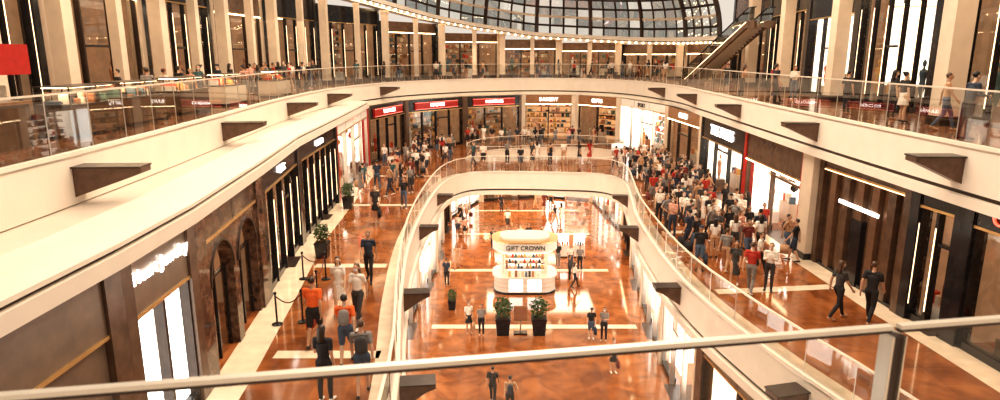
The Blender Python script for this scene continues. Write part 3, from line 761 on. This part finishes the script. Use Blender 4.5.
def bush(x, y, z, s=1.0, seed=0, name='potted_bush'):
    rnd = random.Random(seed); b = MB()
    b.prism([(-.3*s,0),(.3*s,0),(.38*s,.85*s),(-.38*s,.85*s)], -.32*s, .32*s, BLACK)
    b.box(-.4*s,.4*s,-.36*s,.36*s,.8*s,.88*s,BLACK); b.box(-.34*s,.34*s,-.3*s,.3*s,.88*s,.9*s,SOIL)
    for k in range(6):
        a = k*1.05; b.tube((.05*math.cos(a),.05*math.sin(a),.88*s), (.25*s*math.cos(a),.25*s*math.sin(a),1.6*s), .02*s, .008*s, WOOD, 5)
    for k in range(420):
        th = rnd.uniform(0, 6.283); ph = math.acos(rnd.uniform(-1, 1)); r = rnd.uniform(.55, 1.0)
        c = Vector((.46*s*r*math.sin(ph)*math.cos(th), .46*s*r*math.sin(ph)*math.sin(th), 1.4*s+.55*s*r*math.cos(ph)))
        d = Vector((rnd.uniform(-1,1), rnd.uniform(-1,1), rnd.uniform(-.3,1))).normalized(); e_ = d.cross(Vector((rnd.uniform(-1,1),rnd.uniform(-1,1),.3))).normalized()
        l = .14*s; w = .045*s
        b.face([c, c+d*l*.5+e_*w, c+d*l, c+d*l*.5-e_*w], LEAF)
    b.build(name, Matrix.Translation((x, y, z)))
bush(.15, 31.2, ZB, 1.0, 1); bush(2.0, 31.2, ZB, 1.0, 2)
bush(-7.0, 24.6, ZM, .7, 3); bush(-7.9, 33.0, ZM, .7, 4); bush(-2.7, 34.5, ZB, .6, 7)
b = MB(); b.box(-.35,.35,-.2,.2,0,.08,BLACK); b.box(-.04,.04,-.04,.04,.08,1.0,STEEL); b.box(-.35,.35,-.04,.02,.7,1.5,WOOD); b.box(-.3,.3,-.05,-.04,.76,1.44,GOODS[9]); b.build('information_stand', Matrix.Translation((1.05,31.2,ZB)))

root = bpy.data.objects.new('rope_barrier', None); COL.objects.link(root)
sp = [(-6.6,18.0),(-5.9,18.2),(-5.95,20.0),(-6.2,22.0),(-7.0,22.0)]
b = MB()
for x, y in sp: b.lathe(x, y, [(.16,ZM+.01),(.16,ZM+.03),(.03,ZM+.05),(.025,ZM+.95),(.05,ZM+.96),(.04,ZM+1.02)], BLACK, 12)
for (x0,y0),(x1,y1) in zip(sp, sp[1:]):
    pr = None
    for k in range(9):
        t = k/8; p = (x0+(x1-x0)*t, y0+(y1-y0)*t, ZM+.9-.25*math.sin(math.pi*t))
        if pr: b.tube(pr, p, .018, .018, ROPE, 6)
        pr = p
o = b.build('posts_and_ropes'); o.parent = root

# display cabinets and coffee cart on the left of the upper storey
def cabinet(x, y, sd):
    rnd = random.Random(sd); b = MB()
    b.box(-.5,.5,-1.2,1.2,0,.1,BLACK); b.box(-.48,.48,-1.18,1.18,.1,.85,rnd.choice([DBROWN, WOOD, STONE])); b.box(-.5,.5,-1.2,1.2,.85,.9,BRONZE)
    for cx in (-.48,.48):
        b.face([(cx,-1.18,.9),(cx,1.18,.9),(cx,1.18,1.35),(cx,-1.18,1.35)], GLASS)
        for cy in (-1.18,0,1.18): b.box(cx-.015,cx+.015,cy-.015,cy+.015,.9,1.36,BRONZE)
    b.box(-.5,.5,-1.2,1.2,1.35,1.38,BRONZE); b.box(-.3,.3,-1.1,1.1,1.33,1.35,L_WARM)
    for k in range(16):
        yy = -1.1+k*.138; b.box(-.35+rnd.random()*.3, rnd.random()*.35, yy, yy+.09, .9, .95+rnd.random()*.25, rnd.choice(GOODS))
    b.build('display_cabinet', Matrix.Translation((x,y,ZT+.001)))
for k, y in enumerate((8.6, 12.0, 18.6, 21.6, 25.5, 30, 36)): cabinet(-11.9-(k % 2)*.2 - (.4 if y > 24 else 0), y, k)
b = MB(); b.box(-.9,.9,-.6,.6,0,1.05,DBROWN); b.box(-.95,.95,-.65,.65,1.05,1.12,WOOD)
for x in (-.8,.8):
    for y in (-.5,.5): b.box(x-.04,x+.04,y-.04,y+.04,1.12,1.9,BRONZE)
b.box(-1,1,-.7,.7,1.75,2.45,RED); b.box(-.7,.7,-.2,.2,1.12,1.5,STEEL); b.build('coffee_cart', Matrix.Translation((-12.4,15.4,ZT)))

# escalator
b = MB(); W = .6; Lh = 7.3; Hh = 4.2
for s in (-1, 1):
    y0, y1 = (s*W, s*(W+.18)) if s > 0 else (s*(W+.18), s*W)
    b.prism([(-.8,0),(0,0),(Lh,Hh-.3),(Lh+.9,Hh-.3),(Lh+.9,Hh+.15),(Lh,Hh+.15),(0,.45),(-.8,.45)], y0, y1, DBROWN)
    b.prism([(-.6,.45),(0,.45),(Lh,Hh+.15),(Lh+.7,Hh+.15),(Lh+.7,Hh+.95),(Lh,Hh+.95),(0,1.2),(-.6,1.1)], s*(W+.09)-.005, s*(W+.09)+.005, GLASSR)
    for a, c in (((-.7,1.0),(-.1,1.22)),((-.1,1.22),(Lh,Hh+.98)),((Lh,Hh+.98),(Lh+.8,Hh+.98))): b.tube((a[0],s*(W+.09),a[1]),(c[0],s*(W+.09),c[1]),.045,.045,BLACK,8)
    b.prism([(0,.38),(Lh,Hh+.06),(Lh,Hh+.10),(0,.42)], s*(W+.19)-.01, s*(W+.19)+.01, L_STRIP)
for k in range(24):
    x = Lh*k/24; z = Hh*k/24; b.box(x, x+Lh/24+.02, -W, W, z-.05, z+Hh/24, STEEL)
dvv = Vector((17.0-15.2, 43.6-50.8)).normalized()
b.build('escalator', Matrix.Translation((14.9,50.8,ZT)) @ Matrix.Rotation(math.atan2(dvv.y,dvv.x),4,'Z'))

# ------------------------------------------------------------------ lamps
def area(name, loc, sx, sy, p, col=(1,.76,.51), rot=(0,0,0)):
    l = bpy.data.lights.new(name, 'AREA'); l.shape = 'RECTANGLE'; l.size = sx; l.size_y = sy; l.energy = p; l.color = col
    o = bpy.data.objects.new(name, l); COL.objects.link(o); o.location = loc; o.rotation_euler = rot
area('ceiling_lamp_bridge', (3,47,ZM-1.7), 8, 4, 900)
area('ceiling_lamp_far', (3,58,ZM-1.7), 8, 3, 500)
area('skylight_lamp', (1,30,13.5), 14, 45, 9500, (1,.83,.64))
area('fill_light_upper', (3,63,3.2), 16, 2.5, 350)  # added fill light over the far walkway
area('fill_light_west', (-13,28,4.5), 2.5, 40, 450)  # added fill along the left walkway, hangs free without a fixture
area('fill_light_east', (14.5,28,6.5), 2.5, 40, 650)  # added fill along the right walkway, likewise without a fixture

w = bpy.data.worlds.new('World'); scene.world = w; w.use_nodes = True
w.node_tree.nodes['Background'].inputs[0].default_value = (1.0, .89, .77, 1); w.node_tree.nodes['Background'].inputs[1].default_value = .72

cam = bpy.data.cameras.new('camera'); cam.lens = 23.4; cam.sensor_width = 36; cam.clip_start = .05; cam.clip_end = 400
cam.dof.use_dof = True; cam.dof.focus_distance = 28; cam.dof.aperture_fstop = 5
co = bpy.data.objects.new('camera', cam); COL.objects.link(co); co.location = (0,0,2.2); co.rotation_euler = (math.radians(90-12.57),0,0)
scene.camera = co
scene.view_settings.view_transform = 'Standard'
try: scene.view_settings.look = 'Medium High Contrast'
except Exception as ex_: print('look', ex_)
print('people', len(placed))
